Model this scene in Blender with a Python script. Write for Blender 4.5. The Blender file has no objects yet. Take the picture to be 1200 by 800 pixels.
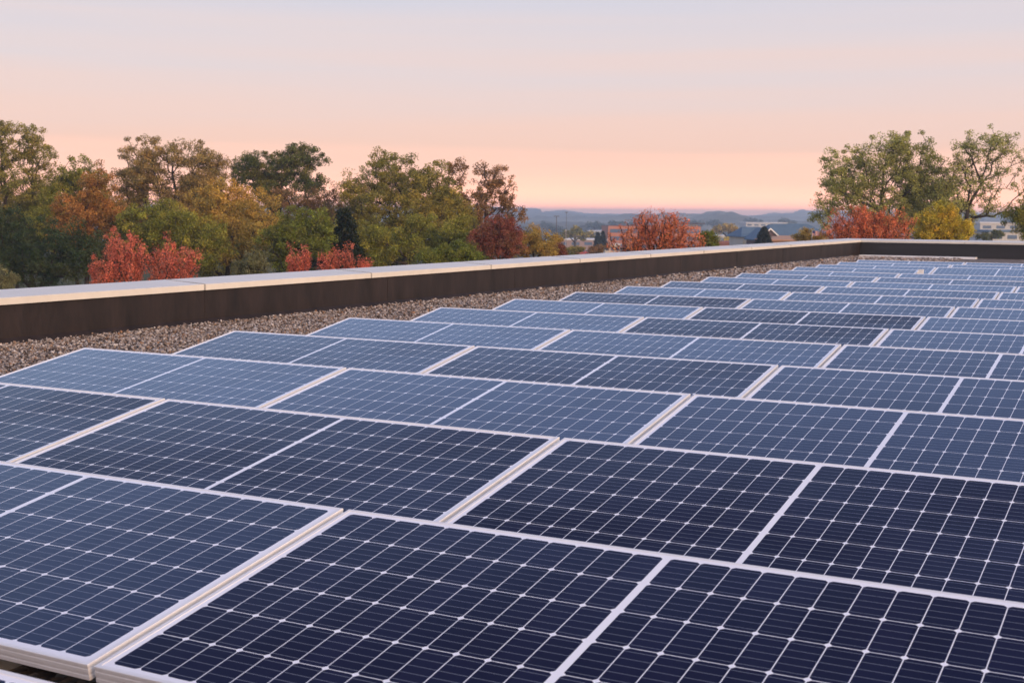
import bpy, math, random
import numpy as np
from mathutils import Matrix, Vector

SC = bpy.context.scene
COL = SC.collection
# ------------------------------------------------------------------ camera
CX, CY, CZ = 6.3217, -2.1060, 1.0397          # metres, z = 0 is the low edge of the panels
YAW, PITCH, ROLL = 28.384, 5.606, 0.438
FPX = 1532.73                                  # focal length for a frame 1200 wide
FOCAL_MM = FPX / 1200 * 36
EXPOSURE = 0.40


def basis():
    y, p, r = map(math.radians, (YAW, PITCH, ROLL))
    F = Vector((-math.sin(y) * math.cos(p), math.cos(y) * math.cos(p), -math.sin(p)))
    R = Vector((math.cos(y), math.sin(y), 0))
    U = R.cross(F)
    return F, R * math.cos(r) + U * math.sin(r), -R * math.sin(r) + U * math.cos(r)


FW, RT, UP = basis()
CAM = Vector((CX, CY, CZ))
cam = bpy.data.cameras.new('camera')
cam_o = bpy.data.objects.new('camera', cam)
COL.objects.link(cam_o)
cam_o.matrix_world = Matrix((
    (RT.x, UP.x, -FW.x, CX), (RT.y, UP.y, -FW.y, CY), (RT.z, UP.z, -FW.z, CZ), (0, 0, 0, 1)))
cam.sensor_width = 36
cam.lens = FOCAL_MM
cam.clip_start = 0.05
cam.clip_end = 20000
cam.dof.use_dof = True
cam.dof.focus_distance = 6.5
cam.dof.aperture_fstop = 9.0
SC.camera = cam_o

# ------------------------------------------------------------------ sun and sky
SUN_ELEV = math.radians(13)
SUN_DIR = Vector((0.92, -0.39, 0)).normalized() * math.cos(SUN_ELEV) + Vector((0, 0, math.sin(SUN_ELEV)))
sun = bpy.data.lights.new('sun', 'SUN')
sun.energy = 1.35
sun.angle = math.radians(18)
sun.color = (1.0, 0.55, 0.23)
sun_o = bpy.data.objects.new('sun', sun)
COL.objects.link(sun_o)
sun_o.rotation_euler = SUN_DIR.to_track_quat('Z', 'Y').to_euler()

world = bpy.data.worlds.new('World')
SC.world = world
world.use_nodes = True
wn, wl = world.node_tree.nodes, world.node_tree.links
wn.clear()


def wnode(t, **kw):
    n = wn.new(t)
    for k, v in kw.items():
        setattr(n, k, v)
    return n


w_out = wnode('ShaderNodeOutputWorld')
w_bg = wnode('ShaderNodeBackground')
w_bg.inputs['Strength'].default_value = 0.1
wl.new(w_bg.outputs[0], w_out.inputs['Surface'])
w_sky = wnode('ShaderNodeTexSky', sky_type='NISHITA', sun_disc=False)
w_sky.sun_elevation = SUN_ELEV
w_sky.sun_rotation = math.atan2(SUN_DIR.x, SUN_DIR.y)
w_sky.air_density = 1.0
w_sky.dust_density = 1.0
w_co = wnode('ShaderNodeTexCoord')
w_sep = wnode('ShaderNodeSeparateXYZ')
wl.new(w_co.outputs['Generated'], w_sep.inputs[0])
# thin streaks of high cloud nudge the dusk gradient up and down
w_map = wnode('ShaderNodeMapping')
w_map.inputs['Scale'].default_value = (1.3, 1.3, 40.0)
wl.new(w_co.outputs['Generated'], w_map.inputs[0])
w_noise = wnode('ShaderNodeTexNoise')
w_noise.inputs['Scale'].default_value = 1.3
w_noise.inputs['Detail'].default_value = 5
wl.new(w_map.outputs[0], w_noise.inputs['Vector'])
w_off = wnode('ShaderNodeMath', operation='MULTIPLY_ADD')
w_off.inputs[1].default_value = 0.085
w_off.inputs[2].default_value = -0.0425
wl.new(w_noise.outputs['Fac'], w_off.inputs[0])
w_grow = wnode('ShaderNodeMath', operation='MULTIPLY')      # no streaks right at the horizon
wl.new(w_off.outputs[0], w_grow.inputs[0])
w_g2 = wnode('ShaderNodeMath', operation='MULTIPLY', use_clamp=True)
w_g2.inputs[1].default_value = 9.0
wl.new(w_sep.outputs['Z'], w_g2.inputs[0])
wl.new(w_g2.outputs[0], w_grow.inputs[1])
w_z = wnode('ShaderNodeMath', operation='ADD')
wl.new(w_sep.outputs['Z'], w_z.inputs[0])
wl.new(w_grow.outputs[0], w_z.inputs[1])
w_ramp = wnode('ShaderNodeValToRGB')
SKY = [(0.0, (2.4, 1.0, 0.6)), (0.012, (1.8, 0.82, 0.52)), (0.028, (1.1, 0.60, 0.44)), (0.05, (0.79, 0.510, 0.415)), (0.085, (0.70, 0.525, 0.485)), (0.12, (0.63, 0.535, 0.54)),
       (0.162, (0.54, 0.525, 0.59)), (0.25, (0.44, 0.60, 0.84)), (0.38, (0.39, 0.55, 0.93)),
       (0.50, (0.19, 0.285, 0.57)), (0.64, (0.085, 0.145, 0.36)), (1.0, (0.085, 0.155, 0.34))]
cr = w_ramp.color_ramp
while len(cr.elements) < len(SKY):
    cr.elements.new(0.5)
for e, (p, c) in zip(cr.elements, SKY):
    e.position = p
    e.color = (*c, 1)
wl.new(w_z.outputs[0], w_ramp.inputs[0])
# warm glow of the set sun, to the right of and behind the camera
w_dot = wnode('ShaderNodeVectorMath', operation='DOT_PRODUCT')
w_dot.inputs[1].default_value = (0.94, -0.28, 0.18)
wl.new(w_co.outputs['Generated'], w_dot.inputs[0])
w_dm = wnode('ShaderNodeMath', operation='MULTIPLY_ADD', use_clamp=True)
w_dm.inputs[1].default_value = 1.1
w_dm.inputs[2].default_value = -0.05
wl.new(w_dot.outputs['Value'], w_dm.inputs[0])
w_gl = wnode('ShaderNodeMix', data_type='RGBA', blend_type='ADD')
wl.new(w_dm.outputs[0], w_gl.inputs[0])
wl.new(w_ramp.outputs[0], w_gl.inputs[6])
w_gl.inputs[7].default_value = (1.22, 0.95, 0.66, 1)
w_x10 = wnode('ShaderNodeMix', data_type='RGBA', blend_type='MULTIPLY')
w_x10.inputs[0].default_value = 1
w_x10.inputs[7].default_value = (10, 10, 10, 1)
wl.new(w_gl.outputs[2], w_x10.inputs[6])
w_mix = wnode('ShaderNodeMix', data_type='RGBA', blend_type='MIX')
w_mix.inputs[0].default_value = 0.94
wl.new(w_sky.outputs[0], w_mix.inputs[6])
wl.new(w_x10.outputs[2], w_mix.inputs[7])
wl.new(w_mix.outputs[2], w_bg.inputs['Color'])

vs = SC.view_settings
vs.view_transform = 'Standard'
vs.look = 'None'
vs.exposure = EXPOSURE
vs.gamma = 1
vs.use_curve_mapping = False
SC.cycles.use_denoising = True
SC.cycles.max_bounces = 6
SC.cycles.volume_bounces = 3
SC.cycles.transparent_max_bounces = 12

rng = np.random.default_rng(7)
random.seed(7)

# ------------------------------------------------------------------ helpers


def at(px, py, d):
    """point at distance d along the view axis, seen at photo pixel (px, py)"""
    return CAM + d * (FW + RT * ((px - 600) / FPX) - UP * ((py - 400) / FPX))


def ground_z(d):
    """height of the terrain at distance d from the camera (the eye is at 1.04)"""
    return float(np.interp(d, [0, 120, 260, 600, 1200, 1700, 2400, 9000],
                           [-9.0, -9.0, -8.8, -15.0, -22.0, -20.0, -12.0, -12.0]))


def ground_at(p):
    return ground_z(math.hypot(p[0] - CX, p[1] - CY))


def link(name, me, mat=None, parent=None):
    o = bpy.data.objects.new(name, me)
    COL.objects.link(o)
    if mat is not None and me is not None:
        for m in (mat if isinstance(mat, (list, tuple)) else [mat]):
            if m.name not in [k.name for k in me.materials if k]:
                me.materials.append(m)
    if parent is not None:
        o.parent = parent
    return o


def empty(name, loc, rz=0.0):
    o = bpy.data.objects.new(name, None)
    COL.objects.link(o)
    o.location = loc
    o.rotation_euler = (0, 0, rz)
    o.empty_display_size = 0.2
    return o


def tag(o, label=None, cat=None, group=None, kind=None):
    if label:
        o['label'] = label
    if cat:
        o['category'] = cat
    if group:
        o['group'] = group
    if kind:
        o['kind'] = kind
    return o


class MB:
    """collects verts and faces for one mesh"""

    def __init__(self):
        self.v, self.f, self.mi = [], [], []

    def add(self, vs, fs, m=0):
        b = len(self.v)
        self.v += [tuple(p) for p in vs]
        self.f += [tuple(i + b for i in f) for f in fs]
        self.mi += [m] * len(fs)
        return self

    def box(self, a, b, m=0, M=None):
        x0, y0, z0 = a
        x1, y1, z1 = b
        vs = [Vector(p) for p in ((x0, y0, z0), (x1, y0, z0), (x1, y1, z0), (x0, y1, z0),
                                  (x0, y0, z1), (x1, y0, z1), (x1, y1, z1), (x0, y1, z1))]
        if M is not None:
            vs = [M @ p for p in vs]
        return self.add(vs, [(3, 2, 1, 0), (4, 5, 6, 7), (0, 1, 5, 4), (1, 2, 6, 5), (2, 3, 7, 6), (3, 0, 4, 7)], m)

    def tube(self, pts, rs, n=6, m=0):
        pts = [Vector(p) for p in pts]
        rings = []
        for i, p in enumerate(pts):
            d = (pts[min(i + 1, len(pts) - 1)] - pts[max(i - 1, 0)]).normalized()
            a = d.orthogonal().normalized()
            b = d.cross(a)
            rings.append([p + (a * math.cos(2 * math.pi * k / n) + b * math.sin(2 * math.pi * k / n)) * rs[i] for k in range(n)])
        vs = [q for r in rings for q in r]
        fs = []
        for i in range(len(pts) - 1):
            for k in range(n):
                fs.append((i * n + k, i * n + (k + 1) % n, (i + 1) * n + (k + 1) % n, (i + 1) * n + k))
        fs.append(tuple(range(n))[::-1])
        fs.append(tuple((len(pts) - 1) * n + k for k in range(n)))
        return self.add(vs, fs, m)

    def mesh(self, name, smooth=False):
        me = bpy.data.meshes.new(name)
        me.from_pydata(self.v, [], self.f)
        if any(self.mi):
            me.polygons.foreach_set('material_index', self.mi)
        if smooth:
            me.polygons.foreach_set('use_smooth', [True] * len(me.polygons))
        me.update()
        return me

    def build(self, name, mat, parent=None, smooth=False):
        return link(name, self.mesh(name, smooth), mat, parent)


def np_mesh(name, V, Fc, tint=None, smooth=False):
    """mesh from numpy arrays; Fc is (n, k) with k corners a face; tint (n, 3) is a per-face colour"""
    me = bpy.data.meshes.new(name)
    n, k = Fc.shape
    me.vertices.add(len(V))
    me.vertices.foreach_set('co', np.asarray(V, np.float32).ravel())
    me.loops.add(n * k)
    me.loops.foreach_set('vertex_index', np.asarray(Fc, np.int32).ravel())
    me.polygons.add(n)
    me.polygons.foreach_set('loop_start', np.arange(0, n * k, k, dtype=np.int32))
    me.polygons.foreach_set('loop_total', np.full(n, k, np.int32))
    if smooth:
        me.polygons.foreach_set('use_smooth', np.ones(n, bool))
    me.update(calc_edges=True)
    if tint is not None:
        at_ = me.attributes.new('tint', 'FLOAT_COLOR', 'FACE')
        at_.data.foreach_set('color', np.hstack([tint, np.ones((n, 1))]).astype(np.float32).ravel())
    return me


# ------------------------------------------------------------------ materials


class NT:
    def __init__(self, name):
        self.m = bpy.data.materials.new(name)
        self.m.use_nodes = True
        self.n, self.l = self.m.node_tree.nodes, self.m.node_tree.links
        self.p = self.n['Principled BSDF']

    def node(self, t, ins=None, **kw):
        n = self.n.new(t)
        for k, v in kw.items():
            setattr(n, k, v)
        for k, v in (ins or {}).items():
            self.set(n.inputs[k], v)
        return n

    def set(self, sock, v):
        if hasattr(v, 'is_output'):
            self.l.new(v, sock)
        else:
            sock.default_value = v

    def math(self, op, a, b=None, c=None, clamp=False):
        n = self.n.new('ShaderNodeMath')
        n.operation = op
        n.use_clamp = clamp
        for i, v in enumerate((a, b, c)):
            if v is not None:
                self.set(n.inputs[i], v)
        return n.outputs[0]

    def mix(self, f, a, b, blend='MIX'):
        n = self.n.new('ShaderNodeMix')
        n.data_type = 'RGBA'
        n.blend_type = blend
        self.set(n.inputs[0], f)
        self.set(n.inputs[6], a if hasattr(a, 'is_output') else (*a, 1))
        self.set(n.inputs[7], b if hasattr(b, 'is_output') else (*b, 1))
        return n.outputs[2]

    def noise(self, scale, detail=4, rough=.55, vec=None, dist=0.0):
        n = self.n.new('ShaderNodeTexNoise')
        n.inputs['Scale'].default_value = scale
        n.inputs['Detail'].default_value = detail
        n.inputs['Roughness'].default_value = rough
        n.inputs['Distortion'].default_value = dist
        if vec is not None:
            self.l.new(vec, n.inputs['Vector'])
        return n.outputs['Fac']

    def ramp(self, f, stops):
        n = self.n.new('ShaderNodeValToRGB')
        while len(n.color_ramp.elements) < len(stops):
            n.color_ramp.elements.new(.5)
        for e, (p, c) in zip(n.color_ramp.elements, stops):
            e.position = p
            e.color = (*c, 1)
        self.l.new(f, n.inputs[0])
        return n.outputs[0]

    def obj(self, scale=None):
        c = self.n.new('ShaderNodeTexCoord').outputs['Object']
        if scale is None:
            return c
        m = self.n.new('ShaderNodeMapping')
        m.inputs['Scale'].default_value = scale
        self.l.new(c, m.inputs[0])
        return m.outputs[0]

    def bump(self, h, strength=.3, dist=.01):
        b = self.n.new('ShaderNodeBump')
        b.inputs['Strength'].default_value = strength
        b.inputs['Distance'].default_value = dist
        self.l.new(h, b.inputs['Height'])
        self.l.new(b.outputs[0], self.p.inputs['Normal'])

    def done(self, base=None, rough=None, metal=None, spec=None):
        for k, v in (('Base Color', base), ('Roughness', rough), ('Metallic', metal), ('Specular IOR Level', spec)):
            if v is not None:
                self.set(self.p.inputs[k], (*v, 1) if isinstance(v, tuple) else v)
        return self.m


def worn(name, c, rough=.6, metal=0.0, var=.18, scale=3.0, stretch=None, spec=.5, bump=0.0):
    t = NT(name)
    v = t.obj(stretch)
    f = t.noise(scale, 6, .6, v)
    f2 = t.noise(scale * 7, 4, .6, v)
    k = t.math('ADD', t.math('MULTIPLY', f, .65), t.math('MULTIPLY', f2, .35))
    lo = tuple(x * (1 - var) for x in c)
    hi = tuple(min(1, x * (1 + var)) for x in c)
    col = t.ramp(k, [(.33, lo), (.67, hi)])
    r = t.math('MULTIPLY_ADD', f2, .25, rough - .12)
    if bump:
        t.bump(f2, bump, .01)
    return t.done(col, r, metal, spec)


def tint_material(name, rough=.6, translucent=0.0, spec=.3):
    t = NT(name)
    a = t.node('ShaderNodeAttribute', attribute_name='tint')
    t.done(a.outputs['Color'], rough, 0, spec)
    if translucent:
        tr = t.node('ShaderNodeBsdfTranslucent')
        t.l.new(a.outputs['Color'], tr.inputs['Color'])
        mx = t.node('ShaderNodeMixShader')
        mx.inputs[0].default_value = translucent
        out = t.n['Material Output']
        t.l.new(t.p.outputs[0], mx.inputs[1])
        t.l.new(tr.outputs[0], mx.inputs[2])
        t.l.new(mx.outputs[0], out.inputs['Surface'])
    return t.m


M_frame = worn('silver_anodised_frame', (.80, .79, .78), .42, .10, .05, 6.0)
M_steel = worn('galvanised_steel', (.42, .43, .44), .5, .6, .15, 8.0)
M_brown = worn('brown_membrane', (.0185, .0122, .0112), .62, 0, .75, 2.2, (1, 1.6, .5), .35, .15)
M_coping = worn('painted_coping', (.68, .65, .585), .45, .05, .07, 1.2, None, .4)
M_joint = worn('coping_joint', (.33, .32, .30), .8)
M_white = worn('white_plastic', (.78, .78, .77), .5)
M_membrane = worn('white_membrane', (.80, .80, .81), .6)
M_bark = worn('bark', (.050, .038, .030), .9, 0, .35, 4.0, (1, 1, .25), .2)
M_leaf = tint_material('autumn_leaves', .65, .30, .15)
M_stone = tint_material('gravel_stones', .75, 0, .3)


def cell_material():
    """glass over mono-crystalline half cells; UV is in metres from the glass centre"""
    t = NT('solar_cells_under_glass')
    uv = t.node('ShaderNodeUVMap').outputs[0]
    s = t.node('ShaderNodeSeparateXYZ')
    t.l.new(uv, s.inputs[0])
    u, v = s.outputs[0], s.outputs[1]
    PU, PV, NU, NV = CELL_U, CELL_V, 12, 6
    a = t.math('SUBTRACT', t.math('ABSOLUTE', u), CENTRE_GAP / 2)          # 0 .. 12 PU inside a half
    b = t.math('ADD', v, PV * NV / 2)                                      # 0 .. 6 PV
    fu = t.math('MULTIPLY', t.math('FRACT', t.math('DIVIDE', a, PU)), PU)
    fv = t.math('MULTIPLY', t.math('FRACT', t.math('DIVIDE', b, PV)), PV)
    du = t.math('MINIMUM', fu, t.math('SUBTRACT', PU, fu))
    dv = t.math('MINIMUM', fv, t.math('SUBTRACT', PV, fv))
    def gt(x, k):
        return t.math('GREATER_THAN', x, k)
    m = t.math('MULTIPLY', gt(du, .00125), gt(dv, .0012))
    m = t.math('MULTIPLY', m, gt(t.math('ADD', du, dv), .0106))
    for x, k in ((a, 0.0), (t.math('MULTIPLY', a, -1), -PU * NU), (b, 0.0), (t.math('MULTIPLY', b, -1), -PV * NV)):
        m = t.math('MULTIPLY', m, gt(x, k))
    # five bus bars along the module in every cell row
    bb = t.math('FRACT', t.math('DIVIDE', fv, PV / 5))
    bus = t.math('LESS_THAN', t.math('ABSOLUTE', t.math('SUBTRACT', bb, .5)), .0009 / (PV / 5))
    tone = t.node('ShaderNodeAttribute', attribute_type='OBJECT', attribute_name='cell_tone').outputs['Fac']
    # each cell has its own slight shade
    ids = t.node('ShaderNodeCombineXYZ')
    t.l.new(t.math('FLOOR', t.math('DIVIDE', u, PU)), ids.inputs[0])
    t.l.new(t.math('FLOOR', t.math('DIVIDE', b, PV)), ids.inputs[1])
    oi = t.node('ShaderNodeObjectInfo')
    t.l.new(t.math('MULTIPLY', oi.outputs['Random'], 91.0), ids.inputs[2])
    wn_ = t.node('ShaderNodeTexWhiteNoise', noise_dimensions='3D')
    t.l.new(ids.outputs[0], wn_.inputs['Vector'])
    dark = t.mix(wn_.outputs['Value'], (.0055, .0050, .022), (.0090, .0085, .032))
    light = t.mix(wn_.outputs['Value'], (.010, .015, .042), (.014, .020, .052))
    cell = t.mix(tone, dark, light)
    cell = t.mix(t.math('MULTIPLY', bus, .75), cell, (.22, .24, .30))
    col = t.mix(m, (.86, .87, .92), cell)
    # a film of dust, thicker towards the low edge and in drying marks
    vec = t.obj()
    d1 = t.noise(2.3, 6, .62, vec)
    d2 = t.noise(31, 4, .6, vec)
    dust = t.math('MULTIPLY', t.math('ADD', t.math('MULTIPLY', d1, .7), t.math('MULTIPLY', d2, .3)), 0.022)
    col = t.mix(dust, col, (.36, .35, .36))
    # dried drops and specks of grit
    vs_ = t.node('ShaderNodeTexVoronoi', {'Scale': 9.0})
    t.l.new(vec, vs_.inputs['Vector'])
    sc_ = t.node('ShaderNodeSeparateColor', {0: vs_.outputs['Color']})
    r_ = t.math('MULTIPLY', t.math('SUBTRACT', sc_.outputs[0], .72), .14)
    spot = t.math('MULTIPLY', t.math('LESS_THAN', vs_.outputs['Distance'], r_), .30)
    col = t.mix(spot, col, (.34, .33, .32))
    rough = t.math('MULTIPLY_ADD', d1, .14, .10)
    t.done(col, rough, 0, .5)
    t.set(t.p.inputs['Specular Tint'], (1.0, .91, 1.0, 1))
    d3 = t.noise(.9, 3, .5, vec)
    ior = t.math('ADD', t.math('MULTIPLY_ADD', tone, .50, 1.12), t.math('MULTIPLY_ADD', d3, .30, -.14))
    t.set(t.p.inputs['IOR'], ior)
    return t.m


# ------------------------------------------------------------------ the setting
ROOF = -0.12
WALL_X, END_Y = -2.86, 36.0
ROOF_X1, ROOF_Y0 = 26.0, -14.0


def gravel_material():
    t = NT('gravel_roof')
    c = t.obj()
    vo = t.node('ShaderNodeTexVoronoi')
    vo.inputs['Scale'].default_value = 34
    t.l.new(c, vo.inputs['Vector'])
    col = t.ramp(t.node('ShaderNodeSeparateColor', {0: vo.outputs['Color']}).outputs[0],
                 [(0, (.05, .036, .028)), (.35, (.16, .12, .095)), (.7, (.25, .22, .20)), (1, (.40, .37, .35))])
    big = t.noise(1.1, 4, .6, c)
    col = t.mix(t.math('MULTIPLY', big, .5), col, (.10, .075, .06))
    t.bump(vo.outputs['Distance'], 1.0, .02)
    return t.done(col, .85, 0, .2)


M_gravel = gravel_material()
mb = MB()
mb.box((WALL_X, ROOF_Y0, ROOF - .4), (ROOF_X1, END_Y, ROOF))
tag(mb.build('roof', M_gravel), kind='structure')


def terrain_material():
    t = NT('terrain_cover')
    c = t.obj()
    n1 = t.noise(.012, 5, .6, c)
    n2 = t.noise(.35, 5, .6, c)
    col = t.ramp(n1, [(.35, (.035, .050, .014)), (.5, (.075, .075, .026)), (.58, (.12, .115, .10)), (.7, (.05, .055, .02))])
    col = t.mix(t.math('MULTIPLY', n2, .5), col, (.06, .05, .025))
    return t.done(col, .95, 0, .1)


M_terrain = terrain_material()
rad = np.concatenate([np.linspace(0, 300, 25), np.linspace(340, 2600, 50), np.linspace(2800, 5200, 10)])
ang = np.linspace(0, 2 * np.pi, 145)[:-1]
RR, AA = np.meshgrid(rad, ang, indexing='ij')
TZ = np.interp(RR, [0, 120, 260, 600, 1200, 1700, 2400, 9000], [-9.0, -9.0, -8.8, -15.0, -22.0, -20.0, -12.0, -12.0])
V = np.stack([CX + RR * np.cos(AA), CY + RR * np.sin(AA), TZ], -1).reshape(-1, 3)
na = len(ang)
i0 = (np.arange(len(rad) - 1)[:, None] * na + np.arange(na)[None]).ravel()
i1 = (np.arange(len(rad) - 1)[:, None] * na + (np.arange(na)[None] + 1) % na).ravel()
Fq = np.stack([i0, i0 + na, i1 + na, i1], -1)
tag(link('ground', np_mesh('ground', V, Fq, smooth=True), M_terrain), kind='structure')


def vnoise(x, y, seed):
    """smooth value noise, vectorised"""
    def h(i, j):
        k = (i * 374761393 + j * 668265263 + seed * 974711) & 0x7fffffff
        k = ((k ^ (k >> 13)) * 1274126177) & 0x7fffffff
        return ((k ^ (k >> 16)) & 0xffff) / 65535.0
    xi, yi = np.floor(x).astype(np.int64), np.floor(y).astype(np.int64)
    fx, fy = x - xi, y - yi
    fx, fy = fx * fx * (3 - 2 * fx), fy * fy * (3 - 2 * fy)
    return (h(xi, yi) * (1 - fx) + h(xi + 1, yi) * fx) * (1 - fy) + (h(xi, yi + 1) * (1 - fx) + h(xi + 1, yi + 1) * fx) * fy


def hills(name, d0, d1, crest_d, foot, crest_px, seed, tree=9.0, mat=None):
    """a wooded ridge; crest_px lists (photo x, photo y) of its skyline"""
    az0 = math.radians(90 + YAW)
    az = np.linspace(az0 + math.radians(45), az0 - math.radians(45), 1500)
    rr = np.concatenate([np.linspace(d0, crest_d, 46), np.linspace(crest_d, d1, 10)[1:]])
    A_, R_ = np.meshgrid(az, rr, indexing='ij')
    pxs = 600 + FPX * np.tan(az0 - az)
    xs = [p[0] for p in crest_px]
    ys = [p[1] for p in crest_px]
    cy_ = np.interp(pxs, xs, ys)
    crest = 1.04 + (249.5 - cy_) / FPX * crest_d - tree * .55
    crest = crest[:, None]
    up = np.clip((R_ - d0) / (crest_d - d0), 0, 1)
    dn = np.clip((R_ - crest_d) / (d1 - crest_d), 0, 1)
    prof = (up * up * (3 - 2 * up)) * (1 - dn * .5)
    X, Y = CX + R_ * np.cos(A_), CY + R_ * np.sin(A_)
    w = vnoise(X / 160, Y / 160, seed) * .6 + vnoise(X / 60, Y / 60, seed + 1) * .4
    wood = np.clip((w - .36) * 6, 0, 1)
    wood = np.maximum(wood, np.clip((up - .82) * 8, 0, 1) * .9)
    bumps = vnoise(X / 11, Y / 11, seed + 2) * .6 + vnoise(X / 26, Y / 26, seed + 3) * .7
    Z = foot + (crest - foot) * prof + tree * wood * bumps
    V = np.stack([X, Y, Z], -1).reshape(-1, 3)
    m = len(rr)
    a = (np.arange(len(az) - 1)[:, None] * m + np.arange(m - 1)[None]).ravel()
    Fq = np.stack([a, a + m, a + m + 1, a + 1], -1)
    wf = ((wood[:-1, :-1] + wood[1:, 1:]) / 2).ravel()[:, None]
    jit = rng.random((len(a), 1))
    tint = wf * (np.array([[.060, .062, .045]]) + jit * np.array([[.05, .03, .012]])) + \
        (1 - wf) * (np.array([[.22, .20, .14]]) + jit * .06)
    o = link(name, np_mesh(name, V, Fq, tint, smooth=False), mat)
    return tag(o, kind='structure')


M_hill = tint_material('wooded_hillside', .95, 0, .1)
hills('hills', 2900, 4900, 4300, -13,
      [(-500, 247), (600, 244.5), (632, 244.5), (634, 249), (660, 247.5), (690, 251), (720, 250.5), (760, 252), (800, 250), (860, 249),
       (872, 252), (900, 248.5), (925, 248), (938, 244.5), (960, 246), (1100, 247), (1300, 246), (2000, 248)], 11, 11.0, M_hill)
hills('hills', 1500, 2850, 2500, -21,
      [(-500, 254), (600, 256), (700, 254), (760, 251), (800, 249), (815, 250), (838, 246.5), (860, 247.5), (875, 253), (900, 257),
       (950, 258), (1100, 256), (1250, 252), (2000, 254)], 23, 9.0, M_hill)

# ------------------------------------------------------------------ haze
hz = NT('evening_haze')
hz.n.remove(hz.p)
pv = hz.n.new('ShaderNodeVolumePrincipled')
pv.inputs['Color'].default_value = (.72, .86, 1.0, 1)
pv.inputs['Density'].default_value = 0.00042
pv.inputs['Anisotropy'].default_value = 0.5
hz.l.new(pv.outputs[0], hz.n['Material Output'].inputs['Volume'])
mb = MB()
mb.box((CX - 5500, CY - 5500, -25.0), (CX + 5500, CY + 5500, 17.0))
tag(mb.build('haze', hz.m), 'pale blue evening haze lying over the valley', 'haze', kind='stuff')

# ------------------------------------------------------------------ the building and its parapets
M_facade = worn('facade_panels', (.32, .29, .26), .8, 0, .12, .4)
host = empty('office_building', (WALL_X, END_Y, -9.0))
tag(host, 'flat roofed building whose gravel roof carries the solar panels', 'building')
mb = MB()
mb.box((-.50, -(END_Y - ROOF_Y0) - .5, 0), (-.02, .50, 9 + ROOF - .05))
mb.box((-.02, .02, 0), (ROOF_X1 - WALL_X, .50, 9 + ROOF - .05))
mb.build('outer_wall', M_facade, host)


def rise(y):
    return .284 + (y - 5.6) * .00187


# left parapet
par = empty('parapet', (WALL_X, 0, ROOF))
tag(par, 'long brown parapet with pale metal coping along the left roof edge', 'parapet')
mb = MB()
y0, y1 = ROOF_Y0, END_Y + .49
mb.add([(0, y0, -.05), (-.48, y0, -.05), (-.48, y1, -.05), (0, y1, -.05),
        (0, y0, rise(y0) - .035 - ROOF), (-.48, y0, rise(y0) - .01 - ROOF), (-.48, y1, rise(y1) - .01 - ROOF), (0, y1, rise(y1) - .035 - ROOF)],
       [(3, 2, 1, 0), (4, 5, 6, 7), (0, 1, 5, 4), (1, 2, 6, 5), (2, 3, 7, 6), (3, 0, 4, 7)])
mb.build('wall_face', M_brown, par)
# membrane laps on the inner face
for k, yy in enumerate(np.arange(-12, 35.5, 3.37)):
    mb = MB()
    mb.box((-.001, yy, .0), (.0025, yy + .09, rise(yy) - .05 - ROOF))
    mb.build('lap_strip', M_brown, par)
# bottom fillet where the membrane turns onto the roof
mb = MB()
mb.add([(.002, y0, .05), (.07, y0, .002), (.07, END_Y - .08, .002), (.002, END_Y - .08, .05)], [(0, 1, 2, 3)])
mb.build('base_fillet', M_brown, par)
seams = [-14, -9.4, -6.4, -3.4, -.4, 2.6, 5.6, 8.2, 11.2, 14.2, 17.15, 20.15, 22.95, 26.0, 29.0, 32.0, END_Y + .50]


def coping_profile(y, dz=0.0, grow=0.0):
    z = rise(y) - ROOF + dz
    w = .52
    return [(.022 + grow, y, z - .062), (.022 + grow, y, z - .004), (.016 + grow, y, z + grow), (-w, y, z + .030 + grow), (-w - grow, y, z - .04),
            (-w + .02, y, z - .04), (-w + .02, y, z + .012), (.010, y, z - .018), (.010, y, z - .062)]


for a, b in zip(seams[:-1], seams[1:]):
    mb = MB()
    last = b > END_Y
    A, B = coping_profile(a + .008), coping_profile(b - .008)
    if last:                                   # mitre into the end parapet
        B = [(x, END_Y + (-(x)) * 1.0 if x < .03 else END_Y, z) for x, _, z in B]
        B = [(x, END_Y - x, z) for x, _, z in B]
    n = len(A)
    mb.add(A + B, [(i, (i + 1) % n, n + (i + 1) % n, n + i) for i in range(n)] + [tuple(range(n))[::-1], tuple(range(n, 2 * n))])
    mb.build('coping', M_coping, par)
for b in seams[1:-1]:                          # splice plate under each open joint
    mb = MB()
    A, B = coping_profile(b - .011, 0, .004), coping_profile(b + .011, 0, .004)
    n = len(A)
    mb.add(A + B, [(i, (i + 1) % n, n + (i + 1) % n, n + i) for i in range(n)] + [tuple(range(n))[::-1], tuple(range(n, 2 * n))])
    mb.build('joint_splice', M_joint, par)

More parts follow.
